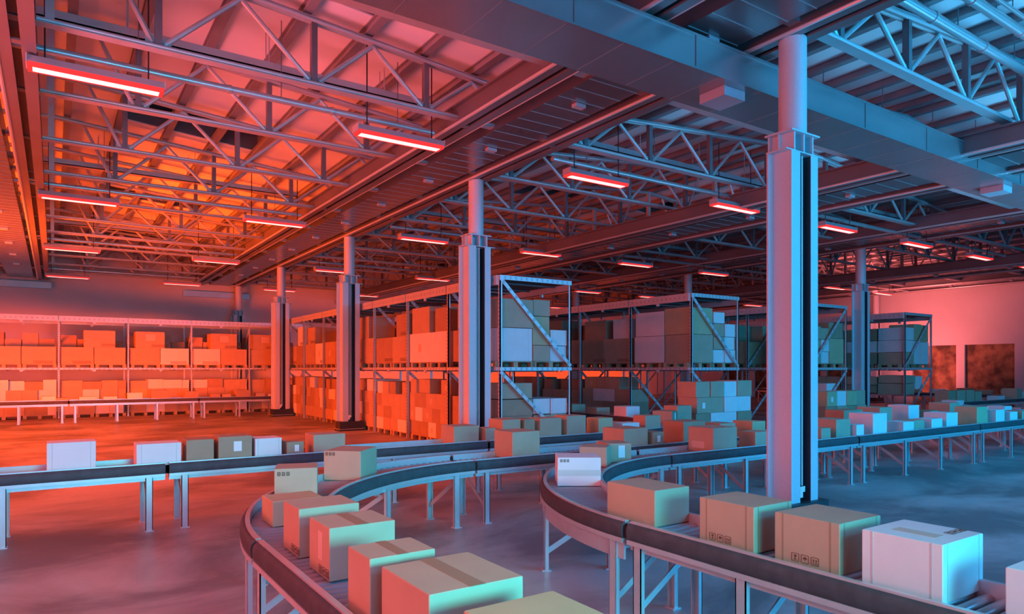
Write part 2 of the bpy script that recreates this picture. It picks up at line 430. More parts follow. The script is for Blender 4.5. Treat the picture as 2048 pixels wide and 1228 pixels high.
# ---------------------------------------------------------------- racks
def slots(b, p, d, u, L, n, mi=1, two=True, w=.045, h=.012, nrm=(0,-1,0)):
    """rows of dark slots along direction d from p, on a face with up vector u"""
    p = Vector(p); d = Vector(d); u = Vector(u); nr = Vector(nrm)*.0015
    for i in range(n):
        for o in ((-.018,.018) if two else (0,)):
            c = p + d*(L*(i+.5)/n) + u*o + nr
            b.quad(tuple(c-d*w/2-u*h/2), tuple(c+d*w/2-u*h/2), tuple(c+d*w/2+u*h/2), tuple(c-d*w/2+u*h/2), mi)
S_ = 1.0612
RW = 1.95*S_; BAY = 2.3*S_; RH = 4.12
def rack(loc, n, label, rz=0, flip=False, detail=True):
    """pallet rack: local x 0..RW across, y 0..n*BAY along"""
    t = thing('pallet_rack', label, 'rack', loc, rz, 'two-level pallet racks')
    mats = [M['rack'], M['slot']]
    proto = {}
    for k in range(n+1):
        y = k*BAY
        def once(key, fn, name):
            if key in proto:
                c = proto[key][0].copy(); C.objects.link(c); c.parent = t; c.location = (0, y-proto[key][1], 0)
            else:
                o = fn(); proto[key] = (o, y)
        for si, x in enumerate((0, RW)):
            def up():
                b = MB(); s = 1 if x == 0 else -1
                b.box(x-.035 if x else x, y-.03, 0, x+.0 if x else x+.035, y+.03, RH)
                b.box(x if not x else x-.07, y-.03, 0, x+.07 if not x else x, y-.015, RH)
                b.box(x-.06 if not x else x-.09, y-.05, 0, x+.09 if not x else x+.06, y+.05, .012)
                slots(b, (x, y+.0, .1), (0,0,1), (0,1,0), 3.8, 40, nrm=(-1 if not x else 1,0,0), w=.04, h=.012)
                return b.build('upright', mats, t)
            once('u%d' % si, up, 'upright')
        a, c = (RW-.02, .02) if flip else (.02, RW-.02)
        for lo, hi, key in ((2.06,RH-.07,'d1'),(.12,1.93,'d0')):
            def dg():
                b = MB(); b.bar((a,y-.035,hi),(c,y-.035,lo),.012,.075,up=(0,1,0))
                p = Vector((a,y-.043,hi)); q = Vector((c,y-.043,lo)); dd = (q-p).normalized(); uu = dd.cross(Vector((0,1,0))).normalized()
                b = MB(); b.bar(p+Vector((0,.01,0)),q+Vector((0,.01,0)),.012,.08,up=uu)
                bb = MB(); n1 = uu*.04
                pts = [p-n1,q-n1,q+n1,p+n1]; f = Vector((0,.02,0)); kk = len(bb.v)
                bb.v += [tuple(v) for v in pts]+[tuple(v+f) for v in pts]
                for qd in ((0,1,2,3),(7,6,5,4),(0,4,5,1),(1,5,6,2),(2,6,7,3),(3,7,4,0)): bb.f.append(tuple(kk+i for i in qd)); bb.m.append(0)
                if detail: slots(bb, p, dd, uu, (q-p).length, 12, w=.07)
                return bb.build('brace', mats, t)
            once(key, dg, 'brace')
        for z0, z1, key in ((RH-.10,RH,'c1'),(1.95,2.03,'c0')):
            def cb():
                b = MB().box(.0,y-.05,z0,RW,y-.03,z1)
                slots(b, (.06,y-.05,(z0+z1)/2), (1,0,0), (0,0,1), RW-.12, 13)
                return b.build('cross_beam', mats, t)
            once(key, cb, 'cross_beam')
    for k in range(n):
        y = k*BAY
        for x, s in ((0,-1),(RW,1)):
            for z0, z1 in ((3.90,RH),(1.95,2.03)):
                key = ('b', x, z0)
                if key in proto:
                    c = proto[key][0].copy(); C.objects.link(c); c.parent = t; c.location = (0,y-proto[key][1],0)
                else:
                    xx = x+s*.04
                    b = MB().box(min(x,xx),y+.03,z0,max(x,xx),y+BAY-.03,z1)
                    slots(b, (xx,y+.1,(z0+z1)/2), (0,1,0), (0,0,1), BAY-.2, 13, nrm=(s,0,0))
                    b.box(min(x,xx),y+BAY/2-.05,z0-.07,max(x,xx),y+BAY/2+.05,z0)
                    proto[key] = (b.build('shelf_beam', mats, t), y)
        for z in (RH-.07,1.96):
            key = ('k', z)
            if key in proto:
                c = proto[key][0].copy(); C.objects.link(c); c.parent = t; c.location = (0,y-proto[key][1],0)
            else:
                b = MB().box(.02,y+.03,z,RW-.02,y+BAY-.03,z+.025)
                for q in range(2): b.box(.02,y+.6+q*1.1,z-.04,RW-.02,y+.63+q*1.1,z,1)
                proto[key] = (b.build('deck', [M['deck'], M['steel_d']], t), y)
    return t
RA = (7.89,12.26); RB = (13.97,12.36); RC = (19.12,12.2); RD = (25.05,12.36); RK = (-6.75,31.0)   # layout units, scaled by S_ when placed
SP = lambda p: (p[0]*S_, p[1]*S_, 0)
rack(SP(RA), 7, 'long centre rack with blue-lit end frame beside the second column')
rack(SP(RB), 6, 'second pallet rack, its end frame left of the nearest column')
rack(SP(RC), 6, 'third pallet rack, end frame just right of the nearest column', flip=True)
rack(SP(RD), 6, 'last pallet rack on the right, before the pink wall', flip=True)
# back rack runs along X: turn by -90 deg about its corner: local y -> +x, local x -> -y ; use +90 and offset
rack((RK[0]*S_+BAY*7,RK[1]*S_,0), 7, 'orange-lit pallet rack along the back wall at the left', rz=PI/2)

# ---------------------------------------------------------------- pallets
def pallet_mesh():
    b = MB(); L, W = 1.10, .90
    for i in range(5): b.box(-L/2,-W/2+i*(W-.13)/4,.118,L/2,-W/2+i*(W-.13)/4+.13,.140)
    for x in (-L/2,-.06,L/2-.12):
        b.box(x,-W/2,.095,x+.12,W/2,.118)
        for y in (-W/2,-.06,W/2-.12): b.box(x,y,.02,x+.12,y+.12,.095)
        b.box(x,-W/2,0,x+.12,W/2,.02)
    return b
pal0 = None
def pallet(x, y, z, label, along_y=True):
    global pal0
    rzv = PI/2 if along_y else 0
    if SCL: x, y = x*S_, y*S_
    if pal0 is None:
        pal0 = pallet_mesh().build('wooden_pallet', M['pallet']); o = pal0
        tag(o, label, 'pallet', 'pallets under the cartons'); o.location = (x,y,z); o.rotation_euler = (0,0,rzv)
    else: dup(pal0, (x,y,z), rzv, label)

# ---------------------------------------------------------------- cartons
SCL = False
BOXES = []     # (importance, dict)
KN = {'kraft':'brown','kraftd':'dark brown','tan':'tan','white':'white'}
def add(x0, y0, z0, w, d, h, m='kraft', lab='', grp='', rzv=0, tape=None, stick=None, marks=None, pr=0):
    if SCL:
        x0, y0, w, d = x0*S_, y0*S_, w*S_, d*S_
        if z0 > 2: z0, h = 2.172+(z0-2.17)*S_, h*S_
    dist = math.hypot(x0+w/2, y0+d/2)
    BOXES.append(dict(x=x0,y=y0,z=z0,w=w,d=d,h=h,m=m,lab=lab,grp=grp,rz=rzv,tape=tape,stick=stick,marks=marks,imp=pr or (w*h+d*h)/dist**2))
meshcache = {}
def carton(s):
    key = (round(s['w'],3),round(s['d'],3),round(s['h'],3),s['m'])
    w, d, h = s['w'], s['d'], s['h']
    if key in meshcache:
        o = bpy.data.objects.new('cardboard_box', meshcache[key]); C.objects.link(o)
    else:
        b = MB(); c = .004
        # body with chamfered vertical and top edges and a centre flap groove
        r0 = [(c,0),(w-c,0),(w,c),(w,d-c),(w-c,d),(c,d),(0,d-c),(0,c)]
        ri = [(c*2,c),(w-c*2,c),(w-c,c*2),(w-c,d-c*2),(w-c*2,d-c),(c*2,d-c),(c,d-c*2),(c,c*2)]
        for (ring, z) in ((ri,0),(r0,c),(r0,h-c),(ri,h)):
            for (x, y) in ring: b.v.append((x,y,z))
        for lv in range(3):
            for i in range(8):
                j = (i+1) % 8; b.f.append((lv*8+i,lv*8+j,lv*8+8+j,lv*8+8+i)); b.m.append(0)
        b.f.append(tuple(reversed(range(8)))); b.m.append(0); b.f.append(tuple(24+i for i in range(8))); b.m.append(0)
        o = b.build('cardboard_box', M[s['m']]); meshcache[key] = o.data
    o.location = (s['x'],s['y'],s['z']); o.rotation_euler = (0,0,s['rz'])
    tag(o, s['lab'], 'box', s['grp'])
    e = .0012
    tp = s['tape']
    if tp:
        tw = min(.075, .2*min(w,d)); mm = M['tapew'] if s['m'] == 'white' else M['tape']
        b = MB()
        if tp == 'y':      # tape strip running along y over the top
            b.box(w/2-tw/2,0,h,w/2+tw/2,d,h+e)
        elif tp == 'x':
            b.box(-e,d/2-tw/2,h-.07,0,d/2+tw/2,h); b.box(-e,d/2-tw/2,h,w+e,d/2+tw/2,h+e); b.box(w,d/2-tw/2,h-.07,w+e,d/2+tw/2,h)
        elif tp == 'f':    # band across the front
            b.box(-e,-e,h*.36,w+e,0,h*.57)
        elif tp == 'c':    # vertical tape at the corners of the long face
            b.box(-e,d*.12,.0,0,d*.12+.01,h); b.box(-e,d*.85,.0,0,d*.85+.01,h); b.box(w*.1,-e,0,w*.1+.008,0,h); b.box(w*.88,-e,0,w*.88+.008,0,h)
        b.build('tape', mm, o)
    if s['stick']:
        for (face, u, v, su, sv, *k) in [s['stick']] if isinstance(s['stick'][0], str) else s['stick']:
            mm = M['labelw'] if (k and k[0]) else M['label']
            b = MB()
            if face == 'f': b.box(u*w,-e,v*h,u*w+su,0,v*h+sv)
            elif face == 'l': b.box(-e,u*d,v*h,0,u*d+su,v*h+sv)
            else: b.box(u*w,v*d,h,u*w+su,v*d+sv,h+e)
            tag(b.build('shipping_label', mm, o), 'pale rectangular paper label')
    if s['marks']:
        for (face, u, v, sz, kind) in s['marks']:
            b = MB()
            def P(a, bb, a1, b1):
                if face == 'f': b.box(u*w+a,-e*1.6,v*h+bb,u*w+a1,-e*.2,v*h+b1)
                elif face == 'l': b.box(-e*1.6,u*d-a1,v*h+bb,-e*.2,u*d-a,v*h+b1)
                else: b.box(u*w+a,v*d+bb,h+e*.2,u*w+a1,v*d+b1,h+e*1.6)
            if kind == 'icons':
                for q in range(3):
                    ox = q*sz*1.28; tk = sz*.06
                    P(ox+tk,0,ox+sz-tk,tk); P(ox+tk,sz-tk,ox+sz-tk,sz); P(ox,tk,ox+tk,sz-tk); P(ox+sz-tk,tk,ox+sz,sz-tk)
                    cx = ox+sz/2
                    if q == 0:     # goblet
                        P(cx-.16*sz,.55*sz,cx+.16*sz,.80*sz); P(cx-.05*sz,.28*sz,cx+.05*sz,.55*sz); P(cx-.18*sz,.2*sz,cx+.18*sz,.28*sz)
                    elif q == 1:   # umbrella
                        P(cx-.28*sz,.48*sz,cx+.28*sz,.58*sz); P(cx-.2*sz,.58*sz,cx+.2*sz,.68*sz); P(cx-.09*sz,.68*sz,cx+.09*sz,.76*sz); P(cx-.025*sz,.2*sz,cx+.025*sz,.48*sz)
                    else:          # arrows up
                        for dx in (-.17,.17):
                            P(cx+(dx-.04)*sz,.3*sz,cx+(dx+.04)*sz,.62*sz); P(cx+(dx-.1)*sz,.58*sz,cx+(dx+.1)*sz,.66*sz); P(cx+(dx-.05)*sz,.66*sz,cx+(dx+.05)*sz,.76*sz)
                        P(cx-.32*sz,.18*sz,cx+.32*sz,.24*sz)
            elif kind == 'row':    # a dense row of small symbols
                for q in range(6):
                    ox = q*sz*1.1; tk = sz*.12
                    P(ox,0,ox+sz*.9,tk); P(ox,sz-tk,ox+sz*.9,sz); P(ox,0,ox+tk,sz); P(ox+sz*.9-tk,0,ox+sz*.9,sz); P(ox+.35*sz,.3*sz,ox+.55*sz,.7*sz)
            else:                  # three small blocks
                for q in range(3):
                    ox = q*sz*1.15; P(ox,0,ox+sz*.8,sz*.22); P(ox,sz*.4,ox+sz*.8,sz*.6); P(ox,sz*.78,ox+sz*.8,sz); P(ox,0,ox+sz*.15,sz); P(ox+.65*sz,0,ox+.8*sz,sz)
            b.build('handling_marks', M['ink'], o)
    return o

ZB = .765
#  near S-shaped conveyor ------------------------------------------------------
g = 'cartons on the near left S-curved conveyor'
add(1.41,5.44,ZB,.40,.33,.20,'tan','small tan carton at the outer bend of the near left conveyor',g)
add(1.32,4.45,ZB,.41,.36,.32,'kraft','brown carton with marks low on its side, behind the labelled one',g,marks=[('l',.45,.06,.05,'icons')])
add(1.32,3.86,ZB,.41,.37,.31,'kraft','brown carton with tape and a pale label, third from the bottom edge',g,tape='y',stick=('l',.35,.30,.07,.17),marks=[('l',.5,.05,.05,'icons')])
add(1.25,3.08,ZB,.35,.29,.325,'kraft','narrow brown carton with tape, just behind the biggest front carton',g,tape='y')
add(1.25,2.46,ZB,.46,.48,.325,'kraft','largest front brown carton with wide tape, bottom centre left',g,tape='y')
add(1.27,1.80,ZB,.42,.42,.33,'tan','tan carton cut off by the bottom edge of the view',g)
add(2.481,7.441,ZB,.43,.50,.325,'kraft','brown carton turned on the bend with pale label on its right face',g,rzv=-.75,marks=[('f',.05,.84,.035,'blocks')],stick=('x0' if 0 else 'f',2,2,0,0) if 0 else None)
add(1.70,6.50,ZB,.385,.36,.30,'kraft','grey-brown carton with dark stamp, standing behind the small tan carton',g,rzv=-.33,marks=[('f',.07,.78,.035,'blocks')])
#  middle loop ---------------------------------------------------------------
g = 'cartons on the right-hand loop conveyor'
add(4.388,5.682,ZB,.455,.40,.30,'white','white carton with grey band on the right loop bend',g,rzv=-.59,tape='f',marks=[('f',.06,.84,.03,'blocks')])
add(5.527,6.705,ZB,.345,.36,.245,'kraft','brown carton behind the banded white one on the bend',g,rzv=-.98+.1)
add(6.02,6.72,ZB,.33,.40,.25,'kraft','brown carton with white label at the start of the right bend',g,rzv=-.35,stick=('f',.45,.25,.09,.16,1))
add(3.87,3.78,ZB,.39,.55,.285,'kraft','plain brown carton just past the joint of the right loop',g)
add(3.86,2.87,ZB,.42,.46,.31,'kraft','brown carton with three handling icons, left of its twin',g,tape='c',marks=[('l',.80,.08,.052,'icons')])
add(3.87,2.28,ZB,.46,.44,.31,'kraft','brown carton with three handling icons beside the front white carton',g,tape='c',marks=[('l',.72,.08,.052,'icons')])
add(3.84,1.70,ZB,.47,.43,.315,'white','front white carton with printed lid at the lower right',g,tape='c',stick=('t',.28,.22,.10,.24,0),marks=[('t',.62,.18,.05,'icons')])
add(3.84,1.02,ZB,.40,.40,.27,'white','white carton cut off at the lower right edge',g)
#  rear straight conveyor, left part ------------------------------------------
g = 'cartons on the rear straight conveyor'
L1 = [(-.07,.485,.36,.37,'white','tall white carton alone at the left end of the rear conveyor',None),
      (.84,.50,.36,.30,'white','wide white carton second from the left on the rear conveyor',None),
      (1.40,.325,.4,.32,'kraftd','dark brown carton next to the wide white one',None),
      (1.78,.42,.42,.34,'kraftd','dark brown carton with pale square label on the rear conveyor',('f',.45,.42,.10,.13,1)),
      (2.24,.35,.36,.29,'white','white carton between two brown ones on the rear conveyor',None),
      (2.66,.235,.30,.22,'kraftd','smallest brown carton with label on the rear conveyor',('f',.45,.4,.06,.09,1)),
      (3.03,.46,.40,.30,'kraft','brown carton right of the smallest, before the near bend',None)]
for (x,w,d,h,m,lab,st) in L1: add(x,9.52,ZB,w,d,h,m,lab,g,stick=st,tape='c' if m=='white' else None)
for (x,y,w,d,h,m,lab) in [(5.33,9.62,.47,.44,.30,'kraft','brown carton left of the second column on the rear conveyor'),
      (5.88,9.55,.2,.3,.25,'kraft','slim carton partly behind the second column'),
      (6.20,9.52,.36,.44,.38,'kraft','tall brown carton right of the second column foot'),
      (6.64,9.52,.22,.3,.37,'kraftd','narrow dark carton in the row right of the second column'),
      (6.97,9.52,.47,.33,.37,'kraft','brown carton with open orange side, middle of the rear row'),
      (7.56,9.52,.44,.36,.39,'kraft','tall brown carton below the centre rack end post'),
      (8.30,9.52,.35,.34,.32,'tan','tan carton right of the centre rack end post'),
      (8.89,9.52,.44,.30,.20,'white','low white carton on the rear conveyor before the bend'),
      (9.57,9.60,.42,.34,.31,'kraft','brown carton at the start of the rear bend')]:
    add(x,y,ZB,w,d,h,m,lab,g)
add(11.55,10.75,ZB,.45,.45,.27,'kraftd','brown labelled carton on the rear bend',g,rzv=.5,stick=('f',.5,.25,.12,.15,1))
add(12.05,11.05,ZB,.55,.4,.36,'kraft','grey-brown carton at the outer side of the rear bend',g,rzv=.1)
for k,(y,h,m) in enumerate([(12.3,.3,'white'),(13.4,.22,'kraft'),(14.4,.26,'kraft'),(15.6,.2,'kraftd'),(17,.3,'white'),(18.2,.2,'kraft')]):
    add(11.62,y,ZB,.45,.45,h,m,'%s carton in the aisle between first two racks, %s from the bend' % (KN[m],ORD[k+1]),g)
#  middle conveyor ---------------------------------------------------------------
g = 'cartons on the middle straight conveyor'
for (x,y,w,d,h,m,lab,st) in [(5.16,7.68,.46,.46,.37,'kraft','tall pale brown carton alone on the middle conveyor',None),
      (7.13,7.60,.50,.48,.32,'kraft','wide brown carton on the middle conveyor left of a small one',None),
      (7.74,7.60,.24,.28,.24,'kraftd','small labelled carton on the middle conveyor',('f',.4,.35,.07,.1,1)),
      (8.45,7.62,.53,.45,.37,'kraftd','big brown carton hidden behind the large front carton of the loop row',None),
      (9.35,7.62,.4,.4,.3,'kraft','brown carton on the middle conveyor behind the low front cartons',None),
      (10.18,7.60,.37,.42,.30,'tan','tan carton on the middle conveyor left of the nearest column',None),
      (11.6,7.6,.42,.4,.28,'kraft','brown carton on the middle conveyor behind the nearest column',None),
      (13.05,7.60,.68,.40,.40,'kraftd','wide dark carton with label right of the nearest column',('f',.75,.4,.12,.14,1)),
      (14.40,7.60,.49,.49,.41,'kraft','brown carton with teal front between two lower white cartons',None),
      (15.59,7.60,.47,.45,.42,'white','tall white carton on the middle conveyor, far right part',None),
      (16.60,7.60,.34,.3,.27,'kraftd','low dark carton behind the far right front row',None),
      (17.51,7.60,.48,.47,.42,'kraft','tall brown carton with blue front on the middle conveyor',None),
      (19.1,7.6,.45,.4,.27,'white','low white carton far along the middle conveyor',None),
      (20.51,7.60,.45,.40,.25,'white','farthest white carton on the middle conveyor',None)]:
    add(x,y,ZB,w,d,h,m,lab,g,stick=st)
#  front straight conveyor (right)
g = 'cartons on the right-hand straight conveyor'
for (x,y,w,d,h,m,lab,st) in [(7.99,6.64,.54,.47,.36,'kraft','large brown carton with a label on its side, centre of the right conveyor',('l',.35,.14,.24,.10,0)),
      (8.99,6.66,.36,.30,.25,'kraft','small brown carton right of the large labelled one',None),
      (9.75,6.62,.45,.36,.25,'kraft','brown carton half hidden by the nearest column',None),
      (10.66,6.60,.27,.28,.23,'kraft','small carton just right of the nearest column',None),
      (11.20,6.66,.44,.46,.35,'kraft','brown carton with green-lit front right of the nearest column',None),
      (11.73,6.60,.24,.28,.24,'white','small white carton in front of the big white one',None),
      (12.35,6.64,.48,.46,.41,'white','biggest white carton on the right conveyor',None),
      (13.34,6.60,.40,.35,.22,'white','low white carton next to a low brown one, right conveyor',None),
      (13.79,6.62,.40,.3,.23,'kraft','low brown carton between two low white cartons',None),
      (14.44,6.60,.44,.34,.23,'white','low white carton left of the tall pale carton',None),
      (15.20,6.66,.49,.45,.32,'white','tall pale carton in the right part of the right conveyor',None),
      (16.53,6.64,.52,.44,.40,'tan','tan carton with green front, tallest at the far right',None),
      (17.36,6.60,.45,.4,.31,'white','white carton right of the tall tan one',None),
      (18.10,6.60,.41,.32,.24,'white','small white carton near the right edge',None),
      (18.76,6.60,.44,.36,.24,'kraft','brown carton at the right edge of the view',None)]:
    add(x,y,ZB,w,d,h,m,lab,g,stick=st)
#  far right conveyors
g = 'cartons on the far right conveyors'
for k,(x,y,w,d,h,m) in enumerate([(24.2,10.3,.5,.45,.2,'white'),(25.6,11.15,.5,.45,.46,'kraftd'),(26.25,11.15,.6,.5,.46,'kraft'),(26.95,11.15,.6,.5,.46,'kraft'),(27.65,11.15,.5,.5,.40,'kraft'),(29.6,11.15,.5,.4,.2,'white'),(31.2,11.15,.5,.5,.45,'kraft'),(32.3,11.15,.5,.4,.3,'white')]):
    add(x,y,ZB,w,d,h,m,'%s carton on the short far conveyor before the last rack, %s from left' % (KN[m],ORD[k+1]),g)
for k,(y,h,m) in enumerate([(12.6,.3,'kraft'),(13.6,.26,'kraft'),(14.4,.32,'kraftd'),(15.6,.25,'white'),(16.7,.3,'kraft'),(18.2,.36,'kraft'),(19.2,.3,'tan'),(10.9,.34,'kraft')]):
    add(35.08,y,ZB,.48,.55,h,m,'%s carton in front of the dock doors, %s along the wall conveyor' % (KN[m],ORD[k+1]),g)
#  conveyor by the back rack
g = 'cartons on the conveyor before the back rack'
for k,(x,w,h,m) in enumerate([(-.35,.4,.22,'white'),(.05,.36,.15,'kraft'),(.78,.55,.18,'white'),(1.55,.45,.17,'white'),(2.35,.5,.30,'white'),(3.15,.65,.38,'kraftd'),(4.35,.5,.32,'kraftd'),(5.35,.33,.2,'kraftd'),(5.75,.35,.18,'kraft'),(6.3,.57,.33,'kraftd'),(7.1,.35,.2,'kraft'),(7.6,.5,.14,'white')]):
    add(x,29.98,ZB,w,.4,h,m,'%s carton on the conveyor before the back rack, %s from left' % (KN[m],ORD[k+1]),g)

#  rack contents -----------------------------------------------------------------
def rnd_m(p=(.5,.2,.1,.2)):
    r = R.random(); a = 0
    for n, q in zip(('kraft','kraftd','tan','white'), p):
        a += q
        if r < a: return n
    return 'kraft'
RN = {'A':'centre rack','B':'second rack','C':'third rack','D':'last right rack','K':'back wall rack'}
ROWN = ['bottom','second','third','fourth','fifth','sixth']
SCL = True
def fill_side(rk, base, nb, up=True, low=True, lowrows=4, lowmin=0, end=True, rk_n=4, p=(.5,.25,.05,.2), bays=None):
    bx, by = base; g = 'cartons on the %s' % RN[rk]
    for k in (range(nb) if bays is None else bays):
        y = by+k*2.3+.06
        for q in range(2):
            if up: pallet(bx+.52, y+.56+q*1.09, 2.03, 'pallet at mid level of the %s, %s bay, %s half' % (RN[rk],ORD[k+1],('near','far')[q]))
            if low: pallet(bx+.52, y+.56+q*1.09, 0, 'floor pallet of the %s, %s bay, %s half' % (RN[rk],ORD[k+1],('near','far')[q]))
        if up:
            z = 2.03+.14
            wA = R.choice((.98,1.05,1.12,.9)); ws = (wA, 2.13-wA)
            yy = y+.02
            h1 = .72+R.random()*.04
            for q, w in enumerate(ws):
                m = rnd_m(p)
                add(bx+.06,yy,z,.9,w,h1,m,'%s carton, %s in lower layer, %s bay, upper tier of %s' % (KN[m],ORD[q+1],ORD[k+1],RN[rk]),g,
                    stick=('l',.45,.35,.16,.22,0) if R.random()<.25 else None, marks=[('l',.45,.06,.09,'row')] if R.random()<.45 else None)
                yy += w+.012
            # second layer: one or two cartons, gaps show the rear row
            off = R.choice((.02,.12,.95,1.05,.5)); w = R.choice((.75,.85,1.0)); h2 = R.uniform(.58,.74); m = rnd_m(p)
            add(bx+.08,y+off,z+h1,.86,w,h2,m,'%s carton on top, %s bay, upper tier of %s' % (KN[m],ORD[k+1],RN[rk]),g,marks=[('l',.6,.06,.09,'row')] if R.random()<.4 else None)
            if off > .9 and R.random() < .6:
                m = rnd_m(p); add(bx+.08,y+.03,z+h1,.86,.7,h2-.1*R.random(),m,'%s second carton on top, %s bay, upper tier of %s' % (KN[m],ORD[k+1],RN[rk]),g)
            for q in range(2):
                m = rnd_m((.3,.5,.1,.1)); add(bx+1.0,y+.05+q*1.06,z,.88,1.0,h1+.55,m,'%s carton in rear row, %s bay, %s half, upper tier of %s' % (KN[m],ORD[k+1],('near','far')[q],RN[rk]),g)
        if low:
            z = .14
            for r_ in range(lowrows):
                h = R.choice((.36,.40,.38)); yy = y+.02; i = 0
                while yy < y+1.95:
                    w = min(R.choice((.42,.5,.56,.64)), y+2.16-yy)
                    if not (r_ == lowrows-1 and R.random() < .22) and r_ >= lowmin:
                        m = rnd_m(p)
                        add(bx+.06+(.1 if r_==lowrows-1 else 0)*R.random(),yy,z,.8,w-.008,h,m,'%s carton, %s in %s row, %s bay, lower tier of %s' % (KN[m],ORD[i+1],ROWN[r_],ORD[k+1],RN[rk]),g,
                            stick=('l',.4,.3,.1,.14,0) if R.random()<.15 else None)
                    yy += w; i += 1
                z += h
def fill_end(rk, base, cols, g=None):
    """cartons seen on the -y end of a rack: cols = list of (x offset, w, [(z0,h,m),...])"""
    bx, by = base; g = 'cartons on the %s' % RN[rk]
    for ci, (xo, w, st) in enumerate(cols):
        for ri, (z, h, m) in enumerate(st):
            add(bx+xo,by+.05+.02*((ci+ri)%2),z,w,.9,h,m,'%s carton on the end of the %s, %s stack from left, %s up' % (KN[m],RN[rk],ORD[ci+1],ORD[ri+1]),g,
                pr=1, tape='c' if m == 'white' else None)
# centre rack: bay 0 = explicit end, then the long left side
fill_side('A', RA, 7, bays=range(1,7), p=(.5,.3,.02,.18))
zz = 2.17
fill_end('A', RA, [(.06,.86,[(.14,.38,'kraft'),(.52,.38,'kraftd'),(.90,.38,'kraftd'),(1.30,.36,'kraft')]),
                   (.95,.46,[(.14,.4,'kraft'),(.54,.36,'kraft'),(.92,.36,'white')]),
                   (1.43,.46,[(.14,.42,'white'),(.56,.36,'kraft'),(.92,.36,'white')]),
                   (.06,.86,[(zz,.72,'white')]),
                   (.94,.46,[(zz,.35,'kraft'),(zz+.36,.64,'tan'),(zz+1.01,.36,'kraft')]),
                   (1.42,.46,[(zz,.35,'white'),(zz+.36,.35,'white')])])
for q in range(2):
    pallet(RA[0]+.5+.96*q, RA[1]+.52, 2.03, 'mid-level pallet at the end of the centre rack, %s' % ('left','right')[q], False)
    pallet(RA[0]+.5+.96*q, RA[1]+.52, 0, 'floor pallet at the end of the centre rack, %s' % ('left','right')[q], False)
g = 'cartons on the centre rack'
for (yo,w,z,h,m,n) in [(1.02,1.1,zz,.74,'kraftd','first lower'),(.03,.9,zz+.73,.62,'kraft','near upper'),(1.0,.9,zz+.75,.6,'kraft','far upper'),(1.02,.55,.14,.4,'kraft','floor'),(1.6,.6,.14,.4,'kraft','far floor'),(1.02,.5,.54,.38,'kraft','second row'),(1.55,.6,.54,.38,'kraftd','far second row'),(1.02,.6,.92,.38,'kraft','third row'),(1.65,.5,.92,.38,'kraftd','far third row'),(1.1,.55,1.3,.34,'kraftd','top row')]:
    add(RA[0]+.06,RA[1]+yo,z,.86,w,h,m,'%s carton, %s, orange side, nearest bay of the centre rack' % (KN[m],n),g)
# second rack
fill_side('B', RB, 4, bays=range(1,4), lowrows=4, lowmin=1, p=(.45,.2,.1,.25))
fill_end('B', RB, [(.06,.9,[(zz,.75,'kraft'),(zz+.76,.72,'tan')]),
                   (.99,.45,[(zz,.35,'white'),(zz+.36,.35,'kraft'),(zz+.72,.35,'kraft'),(zz+1.08,.3,'white')]),
                   (1.46,.44,[(zz,.35,'white'),(zz+.36,.35,'white'),(zz+.72,.35,'white')])])
g = 'cartons on the second rack'
for (yo,w,z,h,m,n) in [(1.0,1.15,zz,.74,'white','near lower'),(1.0,1.1,zz+.75,.68,'white','near upper')]:
    add(RB[0]+.06,RB[1]+yo,z,.86,w,h,m,'%s carton, %s of the long side, nearest bay of second rack' % (KN[m],n),g)
for q in range(2): pallet(RB[0]+.5+.96*q, RB[1]+.52, 2.03, 'mid-level pallet at the end of the second rack, %s' % ('left','right')[q], False)
pallet(RB[0]+.52, RB[1]+1.65, 2.03, 'mid-level pallet on the side of the second rack, nearest bay')
# third rack
fill_end('C', RC, [(.05,.6,[(zz,.36,'kraft'),(zz+.37,.36,'kraft'),(zz+.74,.4,'kraft')]),
                   (.67,.42,[(zz,.36,'white'),(zz+.37,.36,'white'),(zz+.74,.36,'kraft')]),
                   (1.11,.78,[(zz,.78,'tan'),(zz+.79,.5,'kraftd')]),
                   (.95,.5,[(.5,.45,'white'),(1.0,.5,'white')])])
fill_side('C', RC, 2, bays=range(1,3), low=False, p=(.3,.5,.1,.1))
for q in range(2): pallet(RC[0]+.5+.96*q, RC[1]+.52, 2.03, 'mid-level pallet at the end of the third rack, %s' % ('left','right')[q], False)
# last rack
fill_end('D', RD, [(.06,.72,[(zz,.42,'kraft'),(zz+.43,.42,'white'),(zz+.86,.45,'white')]),
                   (.80,.5,[(zz,.84,'white'),(zz+.85,.6,'tan')]),
                   (1.32,.56,[(zz,.8,'white'),(zz+.81,.62,'tan')]),
                   (.06,.8,[(1.0,.42,'kraft'),(1.44,.3,'kraft')]),(.9,.5,[(1.2,.5,'white')])])
g = 'cartons on the last right rack'
for k in range(2):
    y = RD[1]+1.02+k*2.3 if k == 0 else RD[1]+2.4
    for q,(z,h,m) in enumerate([(zz,.42,'kraftd'),(zz+.43,.42,('white','kraft')[k]),(zz+.86,.45,'kraftd'),(1.05,.3,'kraftd'),(1.36,.32,'kraft')]):
        for s in range(2):
            add(RD[0]+.06,y+s*.6,z,.8,.58,h-(.01),m,'%s carton, %s up, %s along the long side of last right rack' % (KN[m],ORD[q+1],ORD[k*2+s+1]),g)
for q in range(2): pallet(RD[0]+.5+.96*q, RD[1]+.52, 2.03, 'mid-level pallet at the end of the last right rack, %s' % ('left','right')[q], False)
for q in range(2): pallet(RD[0]+.52, RD[1]+1.65+q*1.1, 2.03, 'mid-level pallet on the side of the last right rack, %s' % ('near','far')[q])
SCL = False
